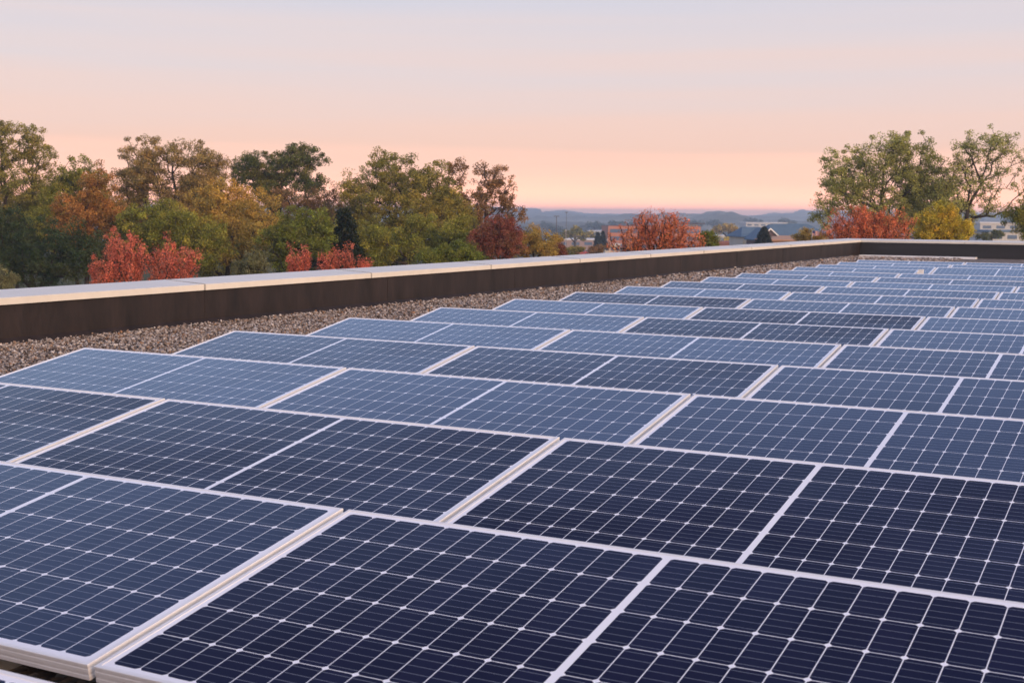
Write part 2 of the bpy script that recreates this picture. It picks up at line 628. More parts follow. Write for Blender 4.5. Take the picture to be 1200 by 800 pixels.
# end parapet
M_endwall = worn('grey_membrane', (.027, .0265, .030), .62, 0, .22, 1.6, (.35, 1, 3.0), .35)
pe = empty('parapet', (WALL_X, END_Y, ROOF))
tag(pe, 'dark grey parapet with pale coping closing the far end of the roof', 'parapet')
zt = rise(END_Y) - ROOF
mb = MB()
mb.box((.004, 0, -.05), (ROOF_X1 - WALL_X, .46, zt - .036))
mb.build('wall_face', M_endwall, pe)
ex = [0.0, 2.9, 5.9, 8.9, 11.9, 14.9, 17.9, 20.9, 23.9, ROOF_X1 - WALL_X]
for a, b in zip(ex[:-1], ex[1:]):
    prof = [(-.022, zt - .062), (-.022, zt - .004), (-.016, zt), (.52, zt + .030), (.52, zt - .04), (.50, zt - .04), (.50, zt + .012), (-.010, zt - .018), (-.010, zt - .062)]
    A = [((-y if a == 0 else a + .006), y, z) for y, z in prof]
    B = [(b - .006, y, z) for y, z in prof]
    n = len(A)
    mb = MB()
    mb.add(A + B, [(i, n + i, n + (i + 1) % n, (i + 1) % n) for i in range(n)] + [tuple(range(n)), tuple(range(n, 2 * n))[::-1]])
    mb.build('coping', M_coping, pe)
# low white kerb in front of the end parapet
mb = MB()
mb.box((-2.70, END_Y - .75, ROOF - .01), (.45, END_Y - .45, ROOF + .05))
tag(mb.build('kerb', M_membrane), kind='structure')

# ------------------------------------------------------------------ loose gravel
def stones(n, xr, yr, size):
    t = (1 + 5 ** .5) / 2
    ico = np.array([(-1, t, 0), (1, t, 0), (-1, -t, 0), (1, -t, 0), (0, -1, t), (0, 1, t), (0, -1, -t), (0, 1, -t), (t, 0, -1), (t, 0, 1), (-t, 0, -1), (-t, 0, 1)]) / 1.902
    tri = np.array([(0, 11, 5), (0, 5, 1), (0, 1, 7), (0, 7, 10), (0, 10, 11), (1, 5, 9), (5, 11, 4), (11, 10, 2), (10, 7, 6), (7, 1, 8),
                    (3, 9, 4), (3, 4, 2), (3, 2, 6), (3, 6, 8), (3, 8, 9), (4, 9, 5), (2, 4, 11), (6, 2, 10), (8, 6, 7), (9, 8, 1)])
    pos = np.stack([rng.uniform(*xr, n), rng.uniform(*yr, n), np.zeros(n)], -1)
    s = size * rng.lognormal(0, .32, (n, 1)) * rng.uniform(.7, 1.25, (n, 3)) * np.array([[1, 1, .72]])
    a = rng.uniform(0, 2 * np.pi, n)
    P = ico[None] * s[:, None] * rng.uniform(.82, 1.15, (n, 12, 1))
    tl = rng.normal(0, .35, n)
    P = np.stack([P[..., 0], P[..., 1] * np.cos(tl)[:, None] - P[..., 2] * np.sin(tl)[:, None],
                  P[..., 1] * np.sin(tl)[:, None] + P[..., 2] * np.cos(tl)[:, None]], -1)
    P = np.stack([P[..., 0] * np.cos(a)[:, None] - P[..., 1] * np.sin(a)[:, None],
                  P[..., 0] * np.sin(a)[:, None] + P[..., 1] * np.cos(a)[:, None], P[..., 2]], -1)
    pos[:, 2] = ROOF + s[:, 2] * .35 + rng.random(n) ** 3 * .022
    P += pos[:, None]
    F_ = (tri[None] + (np.arange(n) * 12)[:, None, None]).reshape(-1, 3)
    pal = np.array([(.37, .325, .30), (.28, .24, .22), (.15, .115, .095), (.29, .205, .15), (.50, .46, .44), (.06, .046, .04), (.26, .15, .085)])
    w = np.array([.22, .20, .17, .10, .12, .15, .04])
    c = pal[rng.choice(len(pal), n, p=w)] * rng.uniform(.85, 1.15, (n, 1))
    return P.reshape(-1, 3), F_, np.repeat(c, 20, 0)


parts = [stones(46000, (WALL_X + .03, .15), (2.5, 10), .0092), stones(32000, (WALL_X + .03, .15), (10, 20), .0106),
         stones(16000, (WALL_X + .03, .2), (20, 35), .018), stones(7000, (2.0, 6.3), (-.62, .06), .0092)]
Vs, Fs, Ts, off = [], [], [], 0
for v_, f_, t_ in parts:
    Vs.append(v_)
    Fs.append(f_ + off)
    Ts.append(t_)
    off += len(v_)
tag(link('gravel', np_mesh('gravel', np.vstack(Vs), np.vstack(Fs), np.vstack(Ts)), M_stone),
    'loose brown and grey gravel covering the roof beside the panels', 'gravel', kind='stuff')

# ------------------------------------------------------------------ solar panels
PL, PW, TILT, PITCH_Y, GAP = 2.03, 1.014, math.radians(9.59), 1.4394, 0.02085
CELL_U, CELL_V, CENTRE_GAP = .0815, .1600, .019
M_cells = cell_material()
TM = Matrix.Translation((0, 0, -ROOF)) @ Matrix.Rotation(TILT, 4, 'X')


def frame_mesh():
    prof = [(.0115, -.0002), (.0012, 0), (0, -.0012), (0, -.0070), (.0008, -.0085), (.0008, -.0125), (0, -.0140), (0, -.0230), (.0008, -.0245),
            (.0008, -.0295), (0, -.0310), (0, -.0400), (.030, -.0400), (.030, -.0375), (.0115, -.0375)]
    mb = MB()
    n = len(prof)
    vs = []
    for d, z in prof:
        vs += [(d, d, z), (PL - d, d, z), (PL - d, PW - d, z), (d, PW - d, z)]
    fs = []
    for i in range(n):
        j = (i + 1) % n
        for k in range(4):
            q = (k + 1) % 4
            fs.append((i * 4 + k, j * 4 + k, j * 4 + q, i * 4 + q))
    mb.add([TM @ Vector(p) for p in vs], fs)
    return mb.mesh('frame')


def glass_mesh():
    mb = MB()
    e = .0112
    mb.box((e, e, -.0075), (PL - e, PW - e, -.0018))
    me = mb.mesh('cell_sheet')
    uvl = me.uv_layers.new(name='UVMap')
    for lp in me.loops:
        p = me.vertices[lp.vertex_index].co
        uvl.data[lp.index].uv = (p.x - PL / 2, p.y - PW / 2)
    me.transform(TM)
    me.update()
    return me


def bracket_mesh(x):
    mb = MB()
    s, c = math.sin(TILT), math.cos(TILT)
    def zt_(y):
        return -ROOF + y / c * s - .041 / c
    ya, yb = .05, PW * c - .06
    pts = [(ya, 0.0), (yb, 0.0), (yb, zt_(yb)), (ya, zt_(ya))]
    hole = [(ya + .22, .02), (yb - .03, .02), (yb - .03, zt_(yb - .03) - .03), (ya + .22, zt_(ya + .22) - .03)]
    vs = [(x, y, z) for y, z in pts + hole] + [(x + .04, y, z) for y, z in pts + hole]
    fs = []
    for k in range(4):
        q = (k + 1) % 4
        fs += [(k, 4 + k, 4 + q, q), (8 + k, 8 + q, 12 + q, 12 + k), (k, q, 8 + q, 8 + k), (4 + k, 12 + k, 12 + q, 4 + q)]
    mb.add(vs, fs)
    return mb.mesh('support_bracket')


def make_panel():
    root = empty('solar_panel', (0, 0, ROOF))
    link('frame', frame_mesh(), M_frame, root)
    g = link('cell_sheet', glass_mesh(), M_cells, root)
    for x in (.40, PL - .44):
        link('support_bracket', bracket_mesh(x), M_steel, root)
    return root


def copy_tree(o):
    c = o.copy()
    COL.objects.link(c)
    for ch in o.children:
        k = ch.copy()
        COL.objects.link(k)
        k.parent = c
    return c


# how dark or pale each panel looks: row -> tone of the first, second, third panel from the gravel strip
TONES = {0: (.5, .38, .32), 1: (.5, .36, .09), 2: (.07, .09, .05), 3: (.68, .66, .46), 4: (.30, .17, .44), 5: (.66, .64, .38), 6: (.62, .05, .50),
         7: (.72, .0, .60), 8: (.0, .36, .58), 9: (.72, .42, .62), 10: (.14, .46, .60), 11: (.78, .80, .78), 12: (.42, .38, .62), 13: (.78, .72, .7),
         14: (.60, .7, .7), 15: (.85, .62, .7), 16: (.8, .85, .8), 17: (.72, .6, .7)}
ORD = ['nearest', 'first full', 'second full', 'third full', 'fourth', 'fifth', 'sixth', 'seventh', 'eighth', 'ninth', 'tenth', 'eleventh', 'twelfth',
       'thirteenth', 'fourteenth', 'fifteenth', 'sixteenth', 'seventeenth']


def shade(t):
    return 'near black' if t < .15 else 'dark navy' if t < .35 else 'mid blue' if t < .58 else 'pale blue'


def row_phrase(r):
    if r == 0:
        return 'row cut by bottom edge'
    if r == 1:
        return 'in the largest nearest row'
    if r == 17:
        return 'last row before the far parapet'
    if r == 16:
        return 'last row but one'
    return '%s row from the camera' % ORD[r].replace(' full', '')


proto = make_panel()
first = True
for r in range(0, 18):
    cols = [1, 2] if r == 0 else [0, 1, 2]
    if r == 14:
        cols = [0, 2]
    for c in cols:
        p = proto if first else copy_tree(proto)
        first = False
        p.location = (c * (PL + GAP), (r - 1) * PITCH_Y, ROOF)
        p.rotation_euler = (0, 0, random.uniform(-.0006, .0006))
        tn = TONES[r][c]
        for ch in p.children:
            if ch.name.startswith('cell_sheet'):
                ch['cell_tone'] = float(tn)
                ch.rotation_euler = (random.uniform(-.0003, .0003), random.uniform(-.0008, .0008), 0)
        where = {0: 'beside the gravel strip', 1: 'second from the gravel strip', 2: 'third from the gravel strip'}[c]
        tag(p, '%s solar panel, %s, %s' % (shade(tn), where, row_phrase(r)), 'solar panel', 'tilted solar panels in rows on the roof')

# small white box standing where one panel of a far row is left out
jb = empty('junction_box', (2.10, 13 * PITCH_Y + .80, ROOF))
tag(jb, 'small white junction box in the far row where a panel is missing', 'junction box')
mb = MB()
mb.box((-.03, -.02, 0), (-.012, .02, .231)).box((.012, -.02, 0), (.03, .02, .231))
mb.build('stand', M_steel, jb)
mb = MB()
mb.box((-.035, -.03, .232), (.035, .03, .295)).box((-.04, -.035, .296), (.04, .035, .308))
mb.build('box_body', M_white, jb)

# ------------------------------------------------------------------ trees
PAL = {
    'olive': [(.115, .100, .018), (.085, .088, .016), (.165, .120, .022), (.066, .066, .018)],
    'olive_brown': [(.15, .105, .035), (.11, .090, .030), (.19, .12, .040), (.075, .065, .025)],
    'green': [(.078, .090, .014), (.110, .112, .016), (.058, .070, .016), (.155, .128, .022)],
    'sage': [(.150, .150, .040), (.125, .130, .036), (.18, .165, .045), (.10, .105, .036)],
    'dark_green': [(.036, .048, .013), (.054, .060, .015), (.082, .070, .018)],
    'teal': [(.014, .026, .010), (.020, .033, .012), (.034, .036, .012)],
    'bright': [(.066, .085, .011), (.090, .100, .014), (.050, .064, .013), (.085, .075, .016)],
    'yellow': [(.26, .19, .020), (.20, .17, .022), (.14, .14, .02), (.33, .22, .03)],
    'yellow_olive': [(.20, .135, .028), (.14, .11, .026), (.26, .15, .030), (.10, .085, .024)],
    'orange': [(.17, .072, .020), (.12, .066, .020), (.21, .10, .024), (.085, .062, .020)],
    'rust': [(.125, .066, .024), (.10, .058, .024), (.155, .080, .028), (.075, .058, .024)],
    'red': [(.27, .070, .040), (.22, .058, .036), (.32, .105, .066), (.16, .058, .034)],
    'crimson': [(.12, .030, .022), (.085, .036, .020), (.14, .042, .026), (.07, .045, .020)],
    'red_orange': [(.27, .078, .036), (.23, .066, .032), (.31, .105, .048), (.16, .080, .030)],
    'grey_green': [(.080, .078, .034), (.105, .098, .046), (.060, .066, .028)],
    'conifer': [(.018, .034, .022), (.026, .042, .026)],
    'far_dark': [(.030, .045, .045), (.045, .055, .05)],
}


def tree(kind, label, d, lobes, pal, ncl=160, per=60, leaf=.20, sig=.45, base_px=None, group=None, cat='tree', upright=0.0, fill=.5,
         depth=1.0, trunk_r=None, bare=0, seed=0, shoots=0, solid=.45):
    """lobes: (photo x, photo y, half width, half height) in pixels of the crown's masses at distance d"""
    g = np.random.default_rng(1000 + seed)
    s = d / FPX
    if base_px is None:
        base_px = float(np.average([l[0] for l in lobes], weights=[l[2] * l[3] for l in lobes]))
    b = at(base_px, 330, d)
    bz = ground_at(b)
    base = np.array([b.x, b.y, bz])
    right = np.array([RT.x, RT.y, 0.0])
    right /= np.linalg.norm(right)
    fwd = np.array([FW.x, FW.y, 0.0])
    fwd /= np.linalg.norm(fwd)
    upv = np.array([0, 0, 1.0])
    vol = np.array([l[2] * l[3] * min(l[2], l[3]) for l in lobes], float) ** .8
    if not shoots and d < 300:
        ncl = int(ncl * 1.45)
    cnt = np.maximum(3, (ncl * vol / vol.sum()).astype(int))
    C, SUB = [], []
    top = -1e9
    for (px, py, rx, ry), n in zip(lobes, cnt):
        c0 = np.array(at(px, py, d)) - base
        c0 = c0 + fwd * g.normal(0, .25 * rx * s)
        dep = depth * min(rx, max(ry, rx * .7)) * s
        if shoots:                                   # upright shoots rising from the stem
            for k in range(max(4, int(n * 2.0 / shoots))):
                u_, v_ = g.uniform(-1, 1), g.uniform(-1, 1)
                e_ = c0 + right * u_ * rx * s + fwd * v_ * dep + upv * ry * s * (g.uniform(.25, 1.05) - .45 * u_ * u_)
                a_ = c0 + right * u_ * rx * s * .45 + fwd * v_ * dep * .4 - upv * ry * s * 1.25
                tt = np.linspace(.25, 1, shoots)[:, None]
                C.append(a_ + (e_ - a_) * tt + g.normal(0, .07, (shoots, 3)))
                SUB.append(np.full(shoots, (SUB[-1].max() + 1 if SUB else 0)))
            top = max(top, c0[2] + ry * s)
            continue
        ns = int(np.clip(n / 7, 6, 16))
        sc = g.normal(0, 1, (ns, 3))
        sc /= np.linalg.norm(sc, axis=1, keepdims=True)
        sc *= .82 * g.random((ns, 1)) ** .30
        sr = g.uniform(.26, .44, (ns, 1))
        pick = g.choice(ns, n, p=(sr[:, 0] ** 2) / (sr ** 2).sum())
        q = g.normal(0, 1, (n, 3))
        q /= np.linalg.norm(q, axis=1, keepdims=True)
        loose = g.random((n, 1)) < solid
        q = np.where(loose, q * .95 * g.random((n, 1)) ** fill, sc[pick] + q * (g.random((n, 1)) ** fill) * sr[pick])
        SUB.append(pick + (SUB[-1].max() + 1 if SUB else 0))
        P = c0 + right * (q[:, :1] * rx * s) + fwd * (q[:, 1:2] * dep) + upv * (q[:, 2:3] * ry * s)
        C.append(P)
        top = max(top, c0[2] + ry * s)
    C = np.vstack(C)
    SUB = np.concatenate(SUB)[C[:, 2] > .5]
    C = C[C[:, 2] > .5]
    # skeleton: every clump grows from the nearest point of what has grown already
    zlow = max(.8, np.percentile(C[:, 2], 12) * .75)
    ztop = np.percentile(C[:, 2], 72)
    cxy = C[:, :2].mean(0)
    nt = 9
    tr = []
    wob = g.normal(0, .02 * top, (nt, 2))
    for k in range(nt):
        f = k / (nt - 1)
        z = ztop * f
        xy = cxy * max(0, f - .25) / .75 + wob[k] * f
        tr.append((xy[0], xy[1], z))
    nodes = [np.array(t_) for t_ in tr]
    par_ = [-1] + list(range(nt - 1))
    plen = [np.linalg.norm(np.array(t_)) for t_ in tr]
    order = np.argsort(np.linalg.norm(C - np.array([cxy[0], cxy[1], zlow]), axis=1))
    tipf = [False] * nt
    for i in order:
        N = np.array(nodes)
        dd = np.linalg.norm(N - C[i], axis=1)
        pen = np.where(N[:, 2] > C[i, 2] + .1, 1.6, 1.0)            # branches seldom grow down
        pen = np.where((np.arange(len(N)) < nt) & (N[:, 2] < zlow * .7), 3.0, pen)
        j = int(np.argmin(dd * pen + .42 * np.array(plen)))
        L = dd[j]
        plen += [plen[j] + L * .5, plen[j] + L]
        mid = (N[j] * .5 + C[i] * .5) + g.normal(0, .07 * L, 3) + np.array([0, 0, .05 * L])
        nodes.append(mid)
        par_.append(j)
        nodes.append(C[i])
        par_.append(len(nodes) - 2)
    n = len(nodes)
    w = np.zeros(n)
    ch = np.zeros(n)
    for k in range(n - 1, -1, -1):
        if w[k] == 0:
            w[k] = (.017 * (d / 100 if d > 100 else 1)) ** 2.25
        if par_[k] >= 0:
            w[par_[k]] += w[k]
    rad_ = w ** (1 / 2.25)
    if trunk_r:
        rad_ *= trunk_r / rad_[0]
    root = empty(kind, tuple(base))
    tag(root, label, cat, group)
    mb = MB()
    for k in range(1, n):
        j = par_[k]
        ra = min(rad_[j], rad_[k] * 1.6) if j >= nt else min(rad_[j], rad_[k] * 1.9)
        if k < nt:
            ra = rad_[j] * (1.35 if j == 0 else 1)
        mb.tube([nodes[j], nodes[k]], [ra, rad_[k]], 6 if rad_[k] > .06 else 4)
    mb.build('trunk', M_bark, root, smooth=True)
    # leaves
    keep = np.arange(len(C))
    if bare:
        keep = g.permutation(len(C))[:int(len(C) * (1 - bare))]
    Cn = C[keep]
    m = len(Cn)
    leaf = leaf * (.60 if d < 300 else .74)
    cnt_ = g.poisson(per * (.95 if shoots else 2.1) * (1 if d < 300 else .6), m)
    idx = np.repeat(np.arange(m), cnt_)
    T = len(idx)
    sg = sig * .72 * g.uniform(.55, 1.35, m)
    off_ = g.normal(0, 1, (T, 3))
    off_ *= (g.random((T, 1)) ** .45) * 1.75 / np.linalg.norm(off_, axis=1, keepdims=True)
    off_ *= sg[idx][:, None] * np.array([[1, 1, .75 + upright]])
    P = Cn[idx] + off_
    nv = g.normal(0, 1, (T, 3)) + np.array([[0, 0, .5]])
    nv /= np.linalg.norm(nv, axis=1, keepdims=True)
    t1 = np.cross(nv, g.normal(0, 1, (T, 3)))
    t1 /= np.linalg.norm(t1, axis=1, keepdims=True) + 1e-9
    t2 = np.cross(nv, t1)
    sz = leaf * g.uniform(.55, 1.25, (T, 1))
    Q = np.stack([P - t1 * sz * .62, P + t2 * sz * .36, P + t1 * sz * .62, P - t2 * sz * .36], 1)
    palA = np.array(PAL[pal])
    cs = palA[g.choice(len(palA), SUB.max() + 1)][SUB[keep]]
    cb = .45 * palA[g.choice(len(palA), m)] + .55 * cs
    own = palA[g.choice(len(palA), T)]
    tint = 2.6 * (.62 * cb[idx] + .38 * own) * g.uniform(.65, 1.35, (T, 1)) * g.uniform(.70, 1.30, m)[idx][:, None]
    me = np_mesh('crown', Q.reshape(-1, 3), np.arange(T * 4).reshape(-1, 4), tint)
    link('crown', me, M_leaf, root)
    return root


def conifer(label, d, px, ytop, half, ybot, pal='conifer', seed=0, cat='tree', kind='conifer_tree'):
    g = np.random.default_rng(5000 + seed)
    s = d / FPX
    b = at(px, 330, d)
    base = np.array([b.x, b.y, ground_at(b)])
    H = np.array(at(px, ytop, d))[2] - base[2]
    z0 = max(.4, np.array(at(px, ybot, d))[2] - base[2])
    root = empty(kind, tuple(base))
    tag(root, label, cat)
    mb = MB()
    mb.tube([(0, 0, 0), (0, 0, H * .98)], [.035 * H * .6, .01], 7)
    pts = []
    for lev in np.linspace(0, .98, 20):
        R_ = half * s * (1 - lev) ** .85 + .05
        for k in range(int(9 - 5 * lev)):
            a = g.uniform(0, 6.283)
            e = R_ * g.uniform(.75, 1.15)
            z = z0 + (H - z0) * lev
            mb.tube([(0, 0, z), (math.cos(a) * e, math.sin(a) * e, z - .12 * e)], [.03, .008], 4)
            for f in np.linspace(.2, 1, 7):
                pts.append((math.cos(a) * e * f, math.sin(a) * e * f, z - .12 * e * f))
    mb.build('trunk', M_bark, root)
    C = np.array(pts)
    T = len(C) * 14
    idx = np.repeat(np.arange(len(C)), 14)
    P = C[idx] + g.normal(0, .07 * half * s + .06, (T, 3))
    nv = g.normal(0, 1, (T, 3))
    nv /= np.linalg.norm(nv, axis=1, keepdims=True)
    t1 = np.cross(nv, g.normal(0, 1, (T, 3)))
    t1 /= np.linalg.norm(t1, axis=1, keepdims=True)
    t2 = np.cross(nv, t1)
    sz = (.10 * half * s + .05) * g.uniform(.6, 1.3, (T, 1))
    Q = np.stack([P - t1 * sz, P + t2 * sz * .35, P + t1 * sz, P - t2 * sz * .35], 1)
    pa = np.array(PAL[pal])
    tint = pa[g.choice(len(pa), T)] * g.uniform(.7, 1.3, (T, 1))
    link('crown', np_mesh('crown', Q.reshape(-1, 3), np.arange(T * 4).reshape(-1, 4), tint), M_leaf, root)
    return root


WG = 'autumn trees beyond the left parapet'
# back rank, left to right
tree('oak_tree', 'tall open olive oak at the far left with sky showing between branches', 112,
     [(20, 166, 46, 32), (-18, 174, 42, 44), (46, 190, 26, 26), (10, 230, 60, 50)], 'olive', 330, 46, .21, .42, 8, WG, seed=1, fill=.45, depth=.8)
tree('oak_tree', 'round olive oak between the tall left oak and the orange tree', 108,
     [(98, 208, 30, 32), (76, 228, 26, 34), (112, 236, 24, 30), (60, 262, 34, 34)], 'green', 210, 52, .21, .42, 92, WG, seed=2, fill=.42)
tree('oak_tree', 'broad olive brown oak with bare twigs on its right shoulder', 112,
     [(178, 196, 40, 44), (158, 220, 32, 42), (222, 200, 38, 38), (200, 244, 66, 40), (250, 196, 22, 22), (232, 240, 40, 36)],
     'olive_brown', 540, 50, .21, .42, 205, WG, seed=3, fill=.42, bare=.07)
tree('oak_tree', 'dark green oak standing above the yellow and rust trees', 122,
     [(322, 196, 44, 26), (298, 206, 30, 22), (352, 190, 32, 22), (368, 214, 20, 16), (335, 226, 44, 26)], 'dark_green', 280, 55, .22, .42, 332, WG, seed=4, fill=.42)
tree('maple_tree', 'thin rust coloured tree under the dark green oak', 116,
     [(345, 234, 38, 22), (385, 240, 22, 22), (368, 258, 34, 26)], 'rust', 150, 44, .20, .40, 360, WG, seed=5, bare=.15)
tree('oak_tree', 'largest rounded olive green oak left of the forked brown tree', 108,
     [(462, 212, 46, 40), (428, 228, 32, 34), (500, 226, 42, 40), (470, 262, 74, 44), (526, 256, 36, 38), (420, 266, 30, 32)],
     'olive', 560, 54, .21, .43, 470, WG, seed=6, fill=.40)
tree('oak_tree', 'brown forked oak with dark limbs visible against the pink sky', 112,
     [(536, 202, 18, 17), (572, 208, 24, 20), (590, 224, 24, 24), (556, 232, 24, 20), (601, 248, 17, 15), (570, 256, 34, 26), (520, 214, 12, 22)],
     'rust', 220, 34, .20, .34, 560, WG, seed=7, fill=.45, bare=.05, solid=.22)
# middle rank
tree('maple_tree', 'orange brown tree in front of the left oaks', 92,
     [(116, 222, 22, 34), (98, 256, 36, 34), (84, 276, 26, 34), (128, 256, 20, 30)], 'orange', 240, 50, .18, .36, 104, WG, seed=8, fill=.45)
tree('evergreen_tree', 'dark teal evergreen mass low at the far left', 84,
     [(40, 298, 56, 44), (-15, 290, 46, 50), (96, 300, 36, 36)], 'teal', 330, 66, .18, .40, 40, WG, seed=9, fill=.40)
tree('oak_tree', 'yellow olive tree in the middle of the left tree line', 96,
     [(268, 246, 40, 38), (240, 262, 36, 36), (300, 252, 34, 34), (270, 280, 58, 36)], 'yellow_olive', 330, 52, .19, .40, 268, WG, seed=10, fill=.42)
tree('oak_tree', 'deep olive tree behind the larger pair of red maples', 90,
     [(200, 268, 40, 32), (232, 286, 44, 34), (165, 268, 34, 30)], 'green', 260, 54, .19, .40, 205, WG, seed=11, fill=.42)
tree('linden_tree', 'bright green tree left of the narrow dark conifer', 88,
     [(348, 266, 30, 28), (372, 276, 26, 30), (338, 284, 36, 28)], 'bright', 200, 58, .17, .36, 352, WG, seed=12, fill=.42)
conifer('narrow dark green conifer between the bright green tree and largest oak', 90, 404, 250, 26, 318, 'teal', 13)
tree('oak_tree', 'low olive green tree at the foot of the largest oak', 92,
     [(440, 288, 38, 28), (490, 282, 34, 30), (538, 280, 28, 28)], 'green', 220, 56, .18, .40, 480, WG, seed=14, fill=.42)
tree('maple_tree', 'dull crimson maple at the foot of the forked brown oak', 88,
     [(584, 276, 22, 24), (566, 286, 20, 24), (602, 286, 16, 20)], 'crimson', 150, 58, .17, .34, 582, WG, seed=15, fill=.42)
tree('linden_tree', 'vivid green bushy tree right below the largest oak', 76,
     [(530, 300, 30, 16), (505, 302, 24, 14), (552, 304, 20, 14)], 'bright', 130, 60, .15, .32, 530, WG, seed=16, fill=.42)
tree('birch_tree', 'yellow olive bushy tree right of the crimson maple', 94,
     [(626, 282, 18, 20), (612, 290, 18, 20), (640, 288, 14, 18)], 'yellow_olive', 110, 48, .16, .32, 624, WG, seed=17, bare=.05)
tree('birch_tree', 'small olive tree at the right end of the left tree line', 100,
     [(652, 284, 8, 12), (649, 294, 9, 10)], 'yellow_olive', 40, 46, .16, .28, 651, WG, seed=18)
tree('maple_tree', 'tiny dark pink maple ending the left tree line', 98, [(655, 293, 6, 9), (660, 297, 5, 6)], 'crimson', 26, 46, .15, .24, 656, WG, seed=19)
UG = 'dark undergrowth trees inside the left tree line'
for k, (px, py, rx, ry, lab) in enumerate([(150, 296, 50, 34, 'behind the larger red maple pair'), (255, 294, 50, 36, 'under the yellow olive tree'),
                                           (360, 292, 46, 34, 'under the rust coloured tree'), (455, 296, 50, 30, 'under the largest rounded oak'),
                                           (545, 290, 40, 28, 'under the forked brown oak'), (20, 268, 60, 34, 'under the tall far left oak')]):
    tree('understory_tree', 'dark green undergrowth tree ' + lab, 118, [(px, py, rx, ry), (px + 20, py - 8, rx * .6, ry * .8), (px - 24, py + 6, rx * .6, ry * .8)],
         'dark_green', 150, 60, .24, .5, px, UG, seed=90 + k, fill=.45)
BG = 'olive back rank trees closing the left tree line'
for k, (px, py, rx, ry, pl, lab) in enumerate([(132, 246, 36, 34, 'olive', 'behind the orange tree'), (34, 226, 62, 32, 'olive', 'under the tall far left oak'), (238, 238, 48, 34, 'olive_brown', 'behind the yellow olive tree'),
                                               (398, 262, 36, 32, 'olive', 'behind the narrow dark conifer'), (548, 268, 40, 30, 'green', 'behind the crimson maple'),
                                               (305, 262, 46, 36, 'green', 'between the yellow olive and bright green trees')]):
    tree('oak_tree', 'olive back rank tree ' + lab, 126, [(px, py, rx, ry), (px + 18, py + 14, rx * .8, ry * .8), (px - 20, py + 10, rx * .7, ry * .8)],
         pl, 150, 50, .21, .45, px, BG, seed=110 + k, fill=.45)
# low shrubs right behind the parapet
RG = 'red maples behind the left parapet'
tree('red_maple', 'left of the larger pair of red maples behind the parapet', 64,
     [(138, 300, 20, 30), (122, 316, 20, 20), (155, 310, 18, 26)], 'red', 120, 52, .125, .17, 140, RG, upright=.5, shoots=7, seed=20)
tree('red_maple', 'thinner pinkish red maple right of the larger red pair', 64,
     [(200, 302, 22, 30), (184, 314, 18, 22), (222, 312, 18, 20)], 'red', 105, 44, .125, .18, 203, RG, upright=.5, shoots=7, seed=21, bare=.12)
tree('red_maple', 'leftmost bright red maple of the smaller trio by the bright green tree', 64,
     [(350, 308, 14, 20), (340, 316, 12, 12)], 'red', 52, 46, .12, .16, 350, RG, upright=.5, shoots=7, seed=22)
tree('red_maple', 'middle bright red maple of the smaller trio by the narrow conifer', 64,
     [(384, 308, 12, 20), (394, 312, 12, 16)], 'red', 46, 44, .12, .16, 385, RG, upright=.5, shoots=7, seed=23)
tree('red_maple', 'rightmost sparse red maple of the smaller trio', 64,
     [(411, 304, 8, 18), (420, 312, 12, 10)], 'red', 34, 38, .12, .16, 414, RG, upright=.5, shoots=7, seed=24)
tree('shrub', 'grey green shrub left of the smaller red maple trio', 70, [(300, 310, 18, 20), (286, 316, 14, 14)], 'grey_green', 90, 46, .12, .24, 298,
     'low shrubs behind the parapet', 'shrub', seed=25)
tree('shrub', 'pale grey green shrub at the far left edge', 70, [(8, 330, 16, 14), (-6, 328, 14, 18)], 'grey_green', 60, 46, .12, .24, 5,
     'low shrubs behind the parapet', 'shrub', seed=26)
tree('red_maple', 'big scarlet maple in front of the brick office', 66,
     [(752, 278, 26, 28), (780, 276, 28, 26), (734, 288, 22, 18), (802, 284, 20, 22), (768, 266, 26, 20), (815, 290, 8, 12)], 'red_orange', 270, 34, .12, .17, 768,
     upright=.6, shoots=7, seed=27, bare=.05)
tree('shrub', 'small green bush right of the scarlet maple', 80, [(830, 282, 10, 11), (838, 282, 6, 8)], 'bright', 40, 44, .13, .2, 830, cat='shrub', seed=28)
# right group
tree('oak_tree', 'wide open olive oak left in the right hand group', 104,
     [(1030, 182, 42, 28), (992, 202, 36, 32), (1066, 192, 40, 32), (975, 232, 28, 26), (1030, 224, 58, 38), (1086, 226, 34, 36), (965, 250, 20, 18), (1040, 262, 60, 20)],
     'sage', 520, 40, .20, .38, 1035, 'oaks beyond the far parapet', seed=30, fill=.42, bare=.03, solid=.5)
tree('oak_tree', 'tall sparse oak at the right edge with bare spreading branches', 102,
     [(1150, 168, 40, 24), (1184, 184, 32, 30), (1128, 188, 22, 26), (1150, 206, 46, 30), (1196, 214, 24, 30), (1118, 228, 36, 36), (1108, 204, 28, 28), (1160, 236, 26, 20)],
     'sage', 330, 22, .19, .32, 1128, 'oaks beyond the far parapet', seed=31, fill=.5, bare=.12, solid=.45)
tree('oak_tree', 'small olive tree cut off by the right edge', 84, [(1192, 254, 20, 18), (1214, 250, 22, 24), (1204, 270, 24, 12)], 'green', 130, 44, .16, .3, 1204,
     seed=32)
tree('red_maple', 'salmon red maple below the right hand oaks', 70,
     [(1000, 262, 22, 20), (1028, 260, 24, 20), (985, 270, 18, 14), (1052, 264, 18, 18), (1012, 276, 44, 12)], 'red_orange', 210, 46, .125, .19, 1018, upright=.4, shoots=7, seed=33)
tree('linden_tree', 'rounded yellow green tree right of the salmon maple', 72,
     [(1102, 252, 20, 20), (1096, 266, 30, 18), (1116, 268, 28, 16), (1102, 278, 40, 12)], 'yellow', 260, 52, .125, .2, 1104, upright=.2, seed=34, fill=.42)

